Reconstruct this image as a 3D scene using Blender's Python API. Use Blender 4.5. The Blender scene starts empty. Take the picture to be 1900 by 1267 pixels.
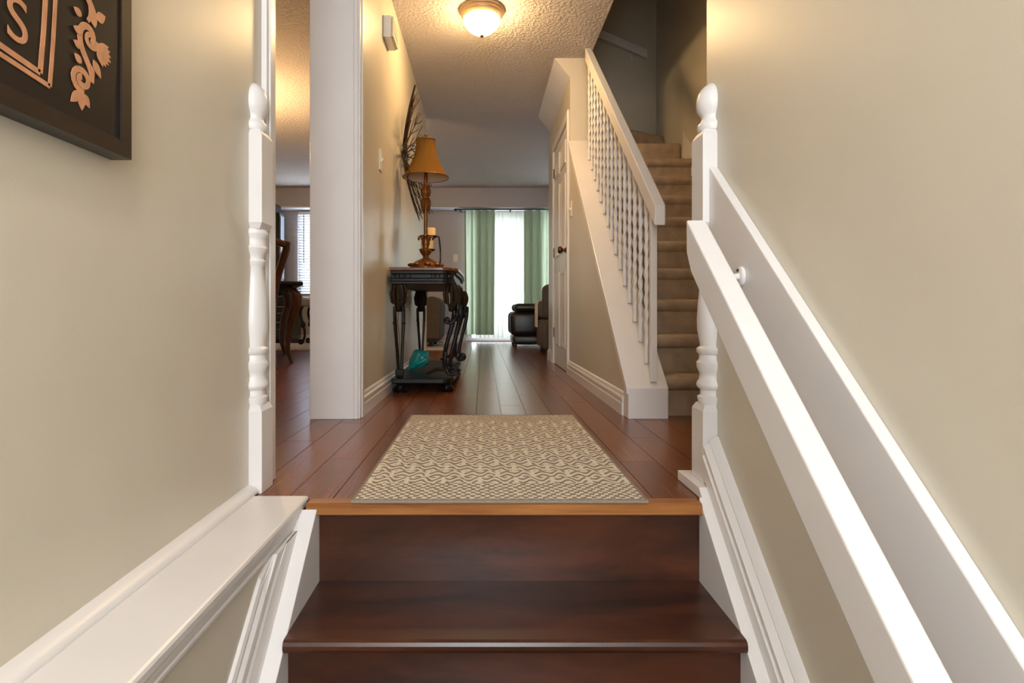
import bpy, bmesh, math, random
from mathutils import Vector, Matrix
random.seed(7)
PI = math.pi
S = bpy.context.scene
COL = S.collection

# ------------------------------------------------------------------ camera, world, exposure
F = 1055.6                       # focal length in pixels of the 1900 wide frame
cam_d = bpy.data.cameras.new('camera'); cam = bpy.data.objects.new('camera', cam_d); COL.objects.link(cam)
cam_d.sensor_fit = 'HORIZONTAL'; cam_d.sensor_width = 36.0; cam_d.lens = 36.0 * F / 1900
cam_d.shift_x = 53.0 / 1900; cam_d.shift_y = -55.5 / 1900; cam_d.clip_start = 0.02
cam.location = (0, 0, 0.49); cam.rotation_euler = (PI / 2, 0, 0)
S.camera = cam
W = bpy.data.worlds.new('overcast_sky'); S.world = W; W.use_nodes = True
bg = W.node_tree.nodes['Background']; bg.inputs[0].default_value = (0.86, 0.94, 1.0, 1); bg.inputs[1].default_value = 6.0
S.view_settings.view_transform = 'Standard'; S.view_settings.look = 'None'
S.view_settings.gamma = 1.0; S.view_settings.use_curve_mapping = False
S.view_settings.exposure = 1.3

def portal(loc, rot, sx, sy):
    l = bpy.data.lights.new('daylight_portal', 'AREA'); l.shape = 'RECTANGLE'; l.size = sx; l.size_y = sy
    l.cycles.is_portal = True
    o = bpy.data.objects.new('daylight_portal', l); COL.objects.link(o); o.location = loc; o.rotation_euler = rot
portal((0.70, 9.47, 1.05), (-PI / 2, 0, 0), 1.90, 2.10)       # sliding door
portal((-2.50, 9.47, 1.41), (-PI / 2, 0, 0), 1.10, 1.38)      # dining window
portal((0.0, -1.83, 1.175), (PI / 2, 0, 0), 0.90, 1.85)        # entry window behind the camera

def point(name, loc, watt, colr, r):
    l = bpy.data.lights.new(name, 'POINT'); l.energy = watt; l.color = colr; l.shadow_soft_size = r
    o = bpy.data.objects.new(name, l); COL.objects.link(o); o.location = loc
    return o
WARM = (1.0, 0.64, 0.25)

# ------------------------------------------------------------------ material helpers
def lin(c):
    return tuple(((v / 255) / 12.92 if v / 255 <= 0.04045 else ((v / 255 + 0.055) / 1.055) ** 2.4) for v in c) + (1.0,)

class X:
    """tiny expression wrapper round shader sockets"""
    nt = None
    def __init__(s, k): s.k = k
    @staticmethod
    def m(op, a, b=None, c=None):
        n = X.nt.nodes.new('ShaderNodeMath'); n.operation = op
        for i, v in enumerate((a, b, c)):
            if v is None: continue
            if isinstance(v, X): X.nt.links.new(v.k, n.inputs[i])
            else: n.inputs[i].default_value = v
        return X(n.outputs[0])
    def __add__(s, o): return X.m('ADD', s, o)
    __radd__ = __add__
    def __sub__(s, o): return X.m('SUBTRACT', s, o)
    def __mul__(s, o): return X.m('MULTIPLY', s, o)
    __rmul__ = __mul__
    def sin(s): return X.m('SINE', s)
    def fract(s): return X.m('FRACT', s)
    def abs(s): return X.m('ABSOLUTE', s)
    def gt(s, v): return X.m('GREATER_THAN', s, v)
    def floor(s): return X.m('FLOOR', s)

def new_mat(name):
    m = bpy.data.materials.new(name); m.use_nodes = True
    nt = m.node_tree; return m, nt, nt.nodes['Principled BSDF']

def noise(nt, scale, detail=3, vec=None, rough=0.5):
    n = nt.nodes.new('ShaderNodeTexNoise'); n.inputs['Scale'].default_value = scale
    n.inputs['Detail'].default_value = detail; n.inputs['Roughness'].default_value = rough
    if vec: nt.links.new(vec, n.inputs['Vector'])
    return n
def ramp(nt, fac, stops):
    r = nt.nodes.new('ShaderNodeValToRGB'); e = r.color_ramp.elements
    while len(e) < len(stops): e.new(0.5)
    for k, (p, c) in enumerate(stops): e[k].position = p; e[k].color = c
    nt.links.new(fac, r.inputs[0]); return r
def bump(nt, b, h, strength, dist):
    n = nt.nodes.new('ShaderNodeBump'); n.inputs['Strength'].default_value = strength; n.inputs['Distance'].default_value = dist
    nt.links.new(h, n.inputs['Height']); nt.links.new(n.outputs[0], b.inputs['Normal'])
def coord(nt, which='Object', scale=(1, 1, 1), rnd=False):
    tc = nt.nodes.new('ShaderNodeTexCoord'); mp = nt.nodes.new('ShaderNodeMapping')
    nt.links.new(tc.outputs[which], mp.inputs['Vector']); mp.inputs['Scale'].default_value = scale
    if rnd:
        oi = nt.nodes.new('ShaderNodeObjectInfo'); cb = nt.nodes.new('ShaderNodeCombineXYZ')
        ml = nt.nodes.new('ShaderNodeMath'); ml.operation = 'MULTIPLY'; ml.inputs[1].default_value = 37.0
        nt.links.new(oi.outputs['Random'], ml.inputs[0])
        for i in range(3): nt.links.new(ml.outputs[0], cb.inputs[i])
        nt.links.new(cb.outputs[0], mp.inputs['Location'])
    return mp.outputs[0]

def simple(name, rgb, rough=0.5, metal=0.0, var=0.06, vscale=9, bscale=None, bstr=0.2, bdist=0.002, spec=0.5, coat=0.0):
    m, nt, b = new_mat(name)
    c = lin(rgb); lo = tuple(v * (1 - var) for v in c[:3]) + (1,); hi = tuple(min(1, v * (1 + var)) for v in c[:3]) + (1,)
    n = noise(nt, vscale, 3, coord(nt)); r = ramp(nt, n.outputs[0], [(0.3, lo), (0.7, hi)])
    nt.links.new(r.outputs[0], b.inputs['Base Color'])
    b.inputs['Roughness'].default_value = rough; b.inputs['Metallic'].default_value = metal
    b.inputs['Specular IOR Level'].default_value = spec; b.inputs['Coat Weight'].default_value = coat
    if bscale: bump(nt, b, noise(nt, bscale, 3, coord(nt)).outputs[0], bstr, bdist)
    return m

def wood(name, dark, light, rough=0.3, scale=(40, 1.6, 40), rnd=True, contrast=(0.3, 0.75), coat=0.0, bstr=0.12, tint=0.25):
    m, nt, b = new_mat(name)
    v = coord(nt, 'Object', scale, rnd)
    n = noise(nt, 1.0, 5, v, 0.62); n.inputs['Distortion'].default_value = 0.6
    r = ramp(nt, n.outputs[0], [(contrast[0], lin(dark)), (contrast[1], lin(light))])
    out = r.outputs[0]
    if rnd:
        oi = nt.nodes.new('ShaderNodeObjectInfo'); hs = nt.nodes.new('ShaderNodeHueSaturation')
        mr = nt.nodes.new('ShaderNodeMapRange'); mr.inputs[3].default_value = 1 - tint; mr.inputs[4].default_value = 1 + tint
        nt.links.new(oi.outputs['Random'], mr.inputs[0]); nt.links.new(mr.outputs[0], hs.inputs['Value'])
        nt.links.new(out, hs.inputs['Color']); out = hs.outputs[0]
    nt.links.new(out, b.inputs['Base Color'])
    b.inputs['Roughness'].default_value = rough; b.inputs['Coat Weight'].default_value = coat; b.inputs['Coat Roughness'].default_value = 0.25
    bump(nt, b, n.outputs[0], bstr, 0.002)
    return m

M = {}
M['wall'] = simple('wall_paint', (209, 201, 185), 0.36, var=0.025, vscale=3, bscale=180, bstr=0.12, bdist=0.0015)
M['living_wall'] = simple('living_wall_paint', (186, 183, 188), 0.6, var=0.03, vscale=3)
M['trim'] = simple('white_trim_paint', (226, 222, 221), 0.32, var=0.02, vscale=6, bscale=60, bstr=0.06, bdist=0.001)
M['ceil'] = simple('stippled_ceiling', (202, 194, 190), 0.85, var=0.03, vscale=30, bscale=48, bstr=1.0, bdist=0.014)
M['oak'] = wood('oak_nosing', (118, 66, 30), (186, 124, 66), 0.35, (1.6, 40, 40), False)
M['floor'] = wood('dark_laminate', (80, 42, 25), (152, 88, 55), 0.24, (26, 2.2, 26), True, (0.25, 0.8), 0.15, 0.25, 0.2)
M['subfloor'] = simple('dark_seam_board', (34, 18, 12), 0.6)  # dark board under the planks, showing in the seams
M['stair'] = wood('stained_stair', (31, 16, 10), (98, 51, 29), 0.3, (2.6, 9, 9), True, (0.3, 0.85), 0.1, 0.1, 0.08)
M['carpet'] = simple('beige_carpet', (178, 158, 137), 0.95, var=0.14, vscale=14, bscale=420, bstr=0.8, bdist=0.004, spec=0.1)
M['black_frame'] = simple('dark_brown_frame', (38, 27, 21), 0.35, var=0.2, vscale=40)
M['canvas_black'] = simple('black_print', (10, 9, 14), 0.4)
M['canvas_brown'] = simple('dark_brown_print', (27, 19, 17), 0.5, spec=0.3, var=0.35, vscale=16)
M['gold_print'] = simple('peach_gold_print', (196, 138, 100), 0.5, var=0.15, vscale=60)
M['bronze'] = simple('antique_gold_resin', (122, 72, 26), 0.34, 0.55, var=0.3, vscale=45)
M['brass'] = simple('antique_brass', (104, 74, 40), 0.28, 0.9, var=0.1)
M['ebony'] = simple('ebony_carved', (17, 12, 10), 0.42, spec=0.28, var=0.3, vscale=40, bscale=120, bstr=0.25, bdist=0.002)
M['gilt_ebony'] = simple('bronzed_carving', (58, 42, 26), 0.3, 0.35, var=0.5, vscale=70)
M['tabletop'] = wood('brown_table_top', (66, 38, 22), (122, 78, 48), 0.3, (20, 2, 20), False)
M['iron'] = simple('dark_bronze_wire', (46, 28, 18), 0.45, 0.6, var=0.2)
M['black_iron'] = simple('black_iron', (16, 15, 16), 0.4, 0.5)
M['teal'] = simple('teal_ceramic', (22, 132, 128), 0.22, var=0.25, vscale=30, coat=0.5)
M['wax'] = simple('cream_wax', (236, 208, 150), 0.5, var=0.03)
M['leather'] = simple('black_leather', (28, 25, 26), 0.34, var=0.2, vscale=20, bscale=160, bstr=0.25, bdist=0.002)
M['taupe'] = simple('taupe_upholstery', (84, 76, 70), 0.85, var=0.12, vscale=25)
M['cream_fabric'] = simple('cream_fabric', (206, 196, 180), 0.9)
M['grey_fabric'] = simple('grey_seat_fabric', (120, 116, 116), 0.85)
M['pale_rug'] = simple('pale_rug_pile', (186, 178, 170), 0.95, var=0.15, vscale=30, bscale=200, bstr=0.6, bdist=0.004)
M['cherry'] = wood('cherry_wood', (46, 24, 15), (98, 56, 34), 0.3, (30, 30, 3), False)
M['black_lacquer'] = simple('black_lacquer', (22, 21, 24), 0.2, var=0.1)
M['silver'] = simple('brushed_silver', (150, 150, 154), 0.35, 0.8)
M['frame_grey'] = simple('aluminium_frame', (196, 200, 204), 0.4, 0.2)
M['blind'] = simple('white_blind', (226, 230, 238), 0.55, var=0.01)
M['plastic'] = simple('white_plastic', (232, 226, 216), 0.4, var=0.01)
M['cord'] = simple('yellow_lit_cord', (150, 120, 62), 0.5)  # yellow light on the cord is put into its base colour
M['brown_door_back'] = simple('painted_front_door', (96, 40, 34), 0.4)
M['chime_front'] = simple('chime_cover', (214, 200, 176), 0.5)

def glassy(name, tint=(1, 1, 1, 1), gl=0.08):
    m, nt, b = new_mat(name); nt.nodes.remove(b)
    t = nt.nodes.new('ShaderNodeBsdfTransparent'); t.inputs[0].default_value = tint
    g = nt.nodes.new('ShaderNodeBsdfGlossy'); g.inputs['Roughness'].default_value = 0.02
    x = nt.nodes.new('ShaderNodeMixShader'); x.inputs[0].default_value = gl
    nt.links.new(t.outputs[0], x.inputs[1]); nt.links.new(g.outputs[0], x.inputs[2])
    nt.links.new(x.outputs[0], nt.nodes['Material Output'].inputs[0]); return m
M['glass'] = glassy('window_glass')
M['cabinet_glass'] = simple('painted_reflection_glass', (150, 164, 184), 0.12)  # opaque pale colour painted for the light this glass reflects
M['crystal'] = glassy('crystal_drop', (0.9, 0.9, 0.9, 1), 0.3)

def cloth(name, rgb, trans=0.5, transp=0.0, bsc=300):
    m, nt, b = new_mat(name)
    c = lin(rgb)
    n = noise(nt, 14, 3, coord(nt, 'Object', (6, 6, 0.4)))
    r = ramp(nt, n.outputs[0], [(0.3, tuple(v * .88 for v in c[:3]) + (1,)), (0.7, c)])
    d = nt.nodes.new('ShaderNodeBsdfDiffuse'); t = nt.nodes.new('ShaderNodeBsdfTranslucent')
    nt.links.new(r.outputs[0], d.inputs[0]); nt.links.new(r.outputs[0], t.inputs[0])
    x = nt.nodes.new('ShaderNodeMixShader'); x.inputs[0].default_value = trans
    nt.links.new(d.outputs[0], x.inputs[1]); nt.links.new(t.outputs[0], x.inputs[2]); out = x
    if transp > 0:
        tp = nt.nodes.new('ShaderNodeBsdfTransparent'); y = nt.nodes.new('ShaderNodeMixShader'); y.inputs[0].default_value = transp
        nt.links.new(x.outputs[0], y.inputs[1]); nt.links.new(tp.outputs[0], y.inputs[2]); out = y
    nt.nodes.remove(b); nt.links.new(out.outputs[0], nt.nodes['Material Output'].inputs[0]); return m
M['green_curtain'] = cloth('sage_green_curtain', (154, 166, 144), 0.42)
M['sheer'] = cloth('cream_sheer', (160, 162, 152), 0.42, 0.01)
M['shade'] = cloth('amber_lampshade', (130, 92, 42), 0.2)
M['shade_in'] = simple('pale_shade_lining', (206, 184, 160), 0.8)

def emis(name, rgb, strength):
    m, nt, b = new_mat(name); b.inputs['Base Color'].default_value = (0.9, 0.88, 0.84, 1)
    b.inputs['Emission Color'].default_value = tuple(rgb) + (1,); b.inputs['Emission Strength'].default_value = strength
    b.inputs['Roughness'].default_value = 0.3
    return m
M['glow'] = emis('lit_frosted_glass', (1.0, 0.65, 0.29), 50.0)
M['glow_dim'] = emis('lit_bulb', (1.0, 0.62, 0.27), 110.0)
M['glow_added_fill'] = emis('added_fill_glass', (1.0, 0.93, 0.85), 44.0)  # emitter of the added, unseen fill lamp over the entry

def rug_material():
    m, nt, b = new_mat('woven_hall_rug'); X.nt = nt
    tc = nt.nodes.new('ShaderNodeTexCoord'); sp = nt.nodes.new('ShaderNodeSeparateXYZ'); nt.links.new(tc.outputs['Object'], sp.inputs[0])
    x, y = X(sp.outputs[0]), X(sp.outputs[1])
    wob = noise(nt, 40, 2, tc.outputs['Object']); w = (X(wob.outputs[0]) - 0.5) * 0.012
    xx, yy = x + w, y + w
    row = (yy * (1 / 0.066)).floor()
    ph = yy * (1 / 0.033) + (xx * (2 * PI / 0.052) + row * 1.9).sin() * 0.42 + (xx * (2 * PI / 0.104)).sin() * 0.25
    meander = (ph.fract() - 0.5).abs().gt(0.235)
    bar = ((xx * (1 / 0.104) + row * 0.5).fract() - 0.5).abs().gt(0.44)
    fig = X.m('MAXIMUM', meander, bar)
    wob2 = noise(nt, 90, 2, tc.outputs['Object']); w2 = (X(wob2.outputs[0]) - 0.5) * 1.1
    dots = ((xx * (PI / 0.0125)).sin() * (yy * (PI / 0.014)).sin() + w2).gt(0.05)
    endz = y.abs().gt(0.455); endfar = y.abs().gt(0.592); edge = x.abs().gt(0.371)
    col = fig * (X.m('SUBTRACT', 1.0, endz)) + dots * endz
    col = col * X.m('SUBTRACT', 1.0, X.m('MAXIMUM', endfar, edge))
    fine = noise(nt, 260, 2, tc.outputs['Object'])
    val = X.m('MULTIPLY_ADD', X(fine.outputs[0]) - 0.5, 0.5, col)
    r = ramp(nt, val.k, [(0.0, lin((140, 128, 115))), (1.0, lin((222, 212, 194)))])
    nt.links.new(r.outputs[0], b.inputs['Base Color']); b.inputs['Roughness'].default_value = 0.95
    b.inputs['Specular IOR Level'].default_value = 0.1
    bump(nt, b, val.k, 0.6, 0.003)
    return m
M['rug'] = rug_material()

# ------------------------------------------------------------------ mesh helpers (world coordinates)
def bm_new(): return bmesh.new()
def box(bm, x0, x1, y0, y1, z0, z1):
    v = [bm.verts.new(p) for p in ((x0, y0, z0), (x1, y0, z0), (x1, y1, z0), (x0, y1, z0), (x0, y0, z1), (x1, y0, z1), (x1, y1, z1), (x0, y1, z1))]
    for f in ((0, 3, 2, 1), (4, 5, 6, 7), (0, 1, 5, 4), (1, 2, 6, 5), (2, 3, 7, 6), (3, 0, 4, 7)): bm.faces.new([v[i] for i in f])
    return v
def prism(bm, pts, axis, a0, a1):
    """pts: 2-D outline; axis 'x': (y,z), 'y': (x,z), 'z': (x,y)"""
    def P(p, a): return {'x': (a, p[0], p[1]), 'y': (p[0], a, p[1]), 'z': (p[0], p[1], a)}[axis]
    A = [bm.verts.new(P(p, a0)) for p in pts]; B = [bm.verts.new(P(p, a1)) for p in pts]
    n = len(pts); fs = [bm.faces.new(A), bm.faces.new(B[::-1])]
    for i in range(n): fs.append(bm.faces.new((A[i], B[i], B[(i + 1) % n], A[(i + 1) % n])))
    return A + B
def ring_loft(bm, rings, cap=True, closed=True):
    R = [[bm.verts.new(p) for p in r] for r in rings]; n = len(R[0])
    for a, b in zip(R, R[1:]):
        for i in range(n if closed else n - 1):
            bm.faces.new((a[i], a[(i + 1) % n], b[(i + 1) % n], b[i]))
    if cap:
        bm.faces.new(R[0][::-1]); bm.faces.new(R[-1])
    return R
def lathe(bm, prof, cx, cy, seg=24, a0=0.0, a1=2 * PI, sx=1.0):
    full = abs(a1 - a0) > 6.28
    n = seg if full else seg + 1
    rings = [[(cx + max(r, 1e-4) * sx * math.cos(a0 + (a1 - a0) * i / seg), cy + max(r, 1e-4) * math.sin(a0 + (a1 - a0) * i / seg), z) for i in range(n)] for z, r in prof]
    ring_loft(bm, rings, True, True)
def tube(bm, pts, r, seg=6, cap=True):
    pts = [Vector(p) for p in pts]; rr = r if isinstance(r, (list, tuple)) else [r] * len(pts)
    rings = []; up = Vector((0.123, 0.27, 0.95)).normalized()
    for i, p in enumerate(pts):
        t = (pts[min(i + 1, len(pts) - 1)] - pts[max(i - 1, 0)]).normalized()
        if abs(t.dot(up)) > 0.97: up = Vector((0.9, 0.3, 0.1)).normalized()
        u = t.cross(up).normalized(); v = t.cross(u)
        rings.append([tuple(p + (u * math.cos(2 * PI * k / seg) + v * math.sin(2 * PI * k / seg)) * rr[i]) for k in range(seg)])
    ring_loft(bm, rings, cap)
def ball(bm, c, rx, ry=None, rz=None, u=12, v=8):
    ry = ry or rx; rz = rz or rx
    r = bmesh.ops.create_uvsphere(bm, u_segments=u, v_segments=v, radius=1.0)
    for w in r['verts']: w.co = Vector((c[0] + w.co.x * rx, c[1] + w.co.y * ry, c[2] + w.co.z * rz))
def rbox(bm, x0, x1, y0, y1, z0, z1, r=0.02, seg=3):
    v = box(bm, x0, x1, y0, y1, z0, z1)
    es = list({e for w in v for e in w.link_edges})
    bmesh.ops.bevel(bm, geom=es, offset=r, segments=seg, profile=0.5, affect='EDGES')
def bez(p0, p1, p2, p3, n=10):
    out = []
    for i in range(n + 1):
        t = i / n; a = (1 - t) ** 3; b = 3 * t * (1 - t) ** 2; c = 3 * t * t * (1 - t); d = t ** 3
        out.append(tuple(a * p0[k] + b * p1[k] + c * p2[k] + d * p3[k] for k in range(len(p0))))
    return out
def spiral(c, r0, r1, a0, turns, n, plane='xz', depth=0.0):
    out = []
    for i in range(n + 1):
        t = i / n; r = r0 + (r1 - r0) * t; a = a0 + turns * 2 * PI * t
        u, w = r * math.cos(a), r * math.sin(a)
        out.append((c[0] + u, c[1] + depth * t, c[2] + w) if plane == 'xz' else ((c[0], c[1] + u, c[2] + w)))
    return out

WL = {}      # world location of every object built here
def obj(name, bm, mat, parent=None, smooth=False, bevel=0.0, bseg=2):
    bmesh.ops.recalc_face_normals(bm, faces=bm.faces)
    me = bpy.data.meshes.new(name)
    if smooth:
        for f in bm.faces: f.smooth = True
        for e in bm.edges:
            if len(e.link_faces) == 2 and e.calc_face_angle(0) > 0.75: e.smooth = False
    xs = [v.co for v in bm.verts]
    c = Vector(((min(v.x for v in xs) + max(v.x for v in xs)) / 2, (min(v.y for v in xs) + max(v.y for v in xs)) / 2, min(v.z for v in xs)))
    bmesh.ops.translate(bm, verts=bm.verts, vec=-c)
    bm.to_mesh(me); bm.free()
    me.materials.append(M[mat] if isinstance(mat, str) else mat)
    o = bpy.data.objects.new(name, me); COL.objects.link(o)
    WL[o] = c
    if parent is not None: o.parent = parent; o.location = c - WL[parent]
    else: o.location = c
    if bevel:
        md = o.modifiers.new('bevel', 'BEVEL'); md.width = bevel; md.segments = bseg; md.limit_method = 'ANGLE'; md.angle_limit = 0.6
    return o
def thing(name, label, cat, loc, group=None):
    o = bpy.data.objects.new(name, None); COL.objects.link(o); o.empty_display_size = 0.1
    o.location = loc; WL[o] = Vector(loc); tag(o, label, cat, group); return o
def tag(o, label, cat, group=None):
    o['label'] = label; o['category'] = cat
    if group: o['group'] = group
    return o
def struct(o): o['kind'] = 'structure'; return o
def boxes(*bs):
    bm = bm_new()
    for b in bs: box(bm, *b)
    return bm
def sbox(name, mat, *bs, parent=None, bevel=0.0):
    o = obj(name, boxes(*bs), mat, parent, bevel=bevel)
    return struct(o) if parent is None else o

# ------------------------------------------------------------------ the setting
CZ = 2.45
SL = 0.89                                                   # slope of the short entry flight
sbox('wall_left', 'wall', (-.75, -.632, -1.7, 1.685, -.02, CZ), (-.75, -.475, -1.7, 1.486, -1.5, -.02))
sbox('wall_right', 'wall', (.63, .75, -1.7, 1.605, -1.5, CZ))
sbox('wall_entry', 'wall', (-.75, -.45, -1.82, -1.7, -1.5, CZ), (.45, .75, -1.82, -1.7, -1.5, CZ), (-.45, .45, -1.82, -1.7, 2.10, CZ), (-.45, .45, -1.82, -1.7, -1.5, .25))
sbox('wall_hall_left', 'wall', (-.777, -.577, 2.60, 5.69, 0, CZ))
sbox('wall_dining_front', 'living_wall', (-4.0, -.75, 1.565, 1.685, 0, CZ))
sbox('wall_dining_left', 'living_wall', (-4.12, -4.0, 1.565, 9.47, 0, CZ))
sbox('wall_back', 'living_wall', (-4.0, -3.05, 9.35, 9.47, 0, CZ), (-3.05, -1.95, 9.35, 9.47, 0, .72), (-3.05, -1.95, 9.35, 9.47, 2.10, CZ),
     (-1.95, -.25, 9.35, 9.47, 0, CZ), (-.25, 1.65, 9.35, 9.47, 2.10, CZ), (1.65, 3.2, 9.35, 9.47, 0, CZ))
sbox('wall_living_right', 'living_wall', (3.2, 3.32, 5.73, 9.47, 0, CZ))
sbox('wall_living_front', 'living_wall', (.83, 3.2, 5.73, 5.85, 0, CZ))
# closet wall below and beside the upper flight, open for the closet door
bm = bm_new()
prism(bm, [(2.68, 0), (4.515, 0), (4.515, 2.005), (5.40, 2.005), (5.40, 0), (5.85, 0), (5.85, CZ), (4.40, CZ), (4.40, 1.782), (2.68, .182)], 'x', .67, .83)
struct(obj('wall_closet', bm, 'wall'))
bm = bm_new(); prism(bm, [(.55, CZ), (.67, CZ), (.67, 2.30)], 'y', 4.40, 5.73)
struct(obj('trim_1', bm, 'wall'))                           # sloping bulkhead where the flight passes over the hall
sbox('wall_stair_front', 'wall', (.75, .82, 1.485, 1.605, 0, CZ), (.70, .82, 1.485, 1.605, CZ + .12, 4.9), (.82, 1.72, 1.485, 1.605, 0, 4.9))
sbox('wall_stair_right', 'wall', (1.60, 1.72, 1.605, 5.39, 0, 4.9))
sbox('wall_stair_back', 'wall', (.83, 1.60, 5.27, 5.39, 0, CZ + .12), (-.5, 1.60, 5.27, 5.39, CZ + .12, 4.9))
sbox('wall_upper', 'wall', (.70, .82, 1.605, 4.40, CZ + .12, 4.9), (-.62, -.5, 4.28, 5.39, CZ + .12, 4.9), (-.5, .70, 4.28, 4.40, CZ + .12, 4.9))
sbox('ceiling', 'ceil', (-4.12, .82, -1.82, 9.47, CZ, CZ + .12), (.82, 3.32, 5.39, 9.47, CZ, CZ + .12))
sbox('ceiling_upper', 'ceil', (-.62, 1.72, 1.485, 5.39, 4.9, 5.0))
sbox('trim_2', 'living_wall', (-4.0, 3.2, 9.0, 9.35, 2.144, CZ))        # boxed soffit above the curtains
sbox('trim_3', 'trim', (-4.0, -1.0, 8.985, 9.0, 2.13, 2.155))            # white strip along the soffit
# floors
floor = sbox('floor', 'subfloor', (-4.0, 3.2, 1.486, 9.35, -.22, -.004))
sbox('floor_entry', 'stair', (-.475, .63, -1.7, .285, -1.5, -1.242))
bm = bm_new(); rbox(bm, -.5, .5, -.5, .5, 0, .004, 0.0006, 1)
pm = bpy.data.meshes.new('plank')
for v in bm.verts: v.co.x *= 1.0
bm.to_mesh(pm); bm.free(); pm.materials.append(M['floor'])
PWD = .12
fl0 = WL[floor]
k0 = -31
for k in range(k0, 8):
    xa = .0855 + PWD * k; xb = xa + PWD
    y = 1.492 if xb > -.46 else 1.50
    first = True
    while y < 9.34:
        L = 1.21
        if first: L *= (0.22 + 0.78 * ((k * 0.37) % 1)); first = False
        ye = min(y + L, 9.345)
        hid = (xa > .82 and y > 2.75) or (xb > .60 and xa > .66 and 2.7 < y and ye < 5.9) or (xb < -.66 and ye < 1.9) or (xb < -2.3 and ye < 4.6) or (xa < -3.4 and ye < 8)
        if not hid and ye - y > .03:
            o = bpy.data.objects.new('plank', pm); COL.objects.link(o); o.parent = floor
            o.location = Vector(((xa + xb) / 2, (y + ye) / 2, -.004)) - fl0
            o.scale = (PWD - .0022, ye - y - .0022, 1)
        y = ye
# trims round the dining opening
def casing(name, *bs, mat='trim', bevel=.003): return sbox(name, mat, *bs, bevel=bevel)
casing('trim_4', (-.632, -.616, 1.616, 1.685, 0, CZ), (-.616, -.610, 1.630, 1.672, 0, CZ))
casing('trim_5', (-.790, -.590, 2.586, 2.60, 0, CZ), (-.577, -.563, 2.60, 2.675, 0, CZ), (-.590, -.571, 2.588, 2.60, 0, CZ), (-.563, -.557, 2.625, 2.66, 0, CZ))
casing('trim_6', (-.577, -.569, 5.655, 5.69, .11, 2.1), mat='chime_front')

BASEP = [(0, 0), (.016, 0), (.016, .052), (.0125, .060), (.0125, .066), (.015, .070), (.015, .082), (.009, .092), (.009, .097), (.006, .106), (0, .110)]
def baseboard(name, x, y0, y1, side, z=0.0, parent=None):
    bm = bm_new(); prism(bm, [(x + side * d, z + h) for d, h in BASEP], 'y', y0, y1); return struct(obj(name, bm, 'trim'))
baseboard('baseboard_left', -.577, 2.675, 5.69, 1)
baseboard('baseboard_right', .67, 2.69, 4.446, -1)
baseboard('baseboard_right_end', .67, 5.47, 5.85, -1)
sbox('baseboard_back', 'trim', (-4.0, -.25, 9.335, 9.35, 0, .11))

# ------------------------------------------------------------------ entry flight
RISE, RUN, Y0 = .207, .238, 1.474
XL, XR = -.4245, .5586
st = thing('entry_stairs', 'dark-stained wooden steps climbing between two white skirt boards to the hall', 'stairs', (.067, 1.3, -1.242))
for k in range(6):
    y = Y0 - RUN * k; zt = -RISE * k
    obj('riser', boxes((XL, XR, y, y + .012, zt - RISE, zt - (.030 if k == 0 else .028))), 'stair', st)
    if k < 5:
        bm = bm_new()
        z = zt - RISE; yf = y - RUN - .036
        prism(bm, [(y, z), (yf + .010, z), (yf + .003, z - .003), (yf, z - .010), (yf, z - .018), (yf + .003, z - .025), (yf + .010, z - .028), (y, z - .028)], 'x', XL, XR)
        obj('tread', bm, 'stair', st)
bm = bm_new(); prism(bm, [(1.492, 0), (1.455, 0), (1.449, -.005), (1.449, -.027), (1.454, -.031), (1.474, -.031), (1.474, -.030), (1.486, -.030), (1.486, -.004), (1.492, -.004)], 'x', -.452, .558)
o = obj('nosing', bm, 'oak', st); o['label'] = 'orange oak nosing strip at the hall edge'
def nose(y): return -.0125 - SL * (1.45 - y)
for nm, xa, xb in (('skirt_board', -.474, XL), ('skirt_board', XR, .629)):
    bm = bm_new()
    y1 = 1.474 if xa > 0 else 1.449
    prism(bm, ([(.25, nose(.25))] + ([] if xa > 0 else [(y1, nose(y1))])) + [(1.474, nose(1.474) - (0.0 if xa > 0 else .045)), (1.474, nose(1.474) - .36), (.25, max(-1.5, nose(.25) - .36))], 'x', xa, xb)
    obj(nm, bm, 'trim', st, bevel=.002)
# shoe block under the right newel and sloping mouldings
bm = bm_new(); prism(bm, [(1.4745, -.03), (1.4745, .008), (1.496, .028), (1.66, .028), (1.66, .0005), (1.4925, .0005), (1.4925, -.03)], 'x', .5665, .63); struct(obj('trim_7', bm, 'trim', bevel=.002))
def rake_base(name, x, side, h, y0, y1, off):
    """moulded baseboard that follows the flight; h = height measured vertically"""
    bm = bm_new(); s = h / .110
    ring = lambda y: [(x + side * d * 2.7, y, nose(y) + off + zz * s) for d, zz in BASEP]
    ring_loft(bm, [ring(y0), ring(y1)]); return struct(obj(name, bm, 'trim'))
rake_base('baseboard_stair_right', .63, -1, .100, .25, 1.525, 0.001)
bm = bm_new()
ringL = lambda y, top: [(-.475 + d, y, min(nose(y) + .001 + zz * .165 / .110, top)) for d, zz in BASEP]
ys = [.25, .6, .9, 1.10, 1.20, 1.27, 1.33, 1.38, 1.43, 1.449]
ring_loft(bm, [ringL(y, -.052) for y in ys]); struct(obj('baseboard_stair_left', bm, 'trim'))
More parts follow.
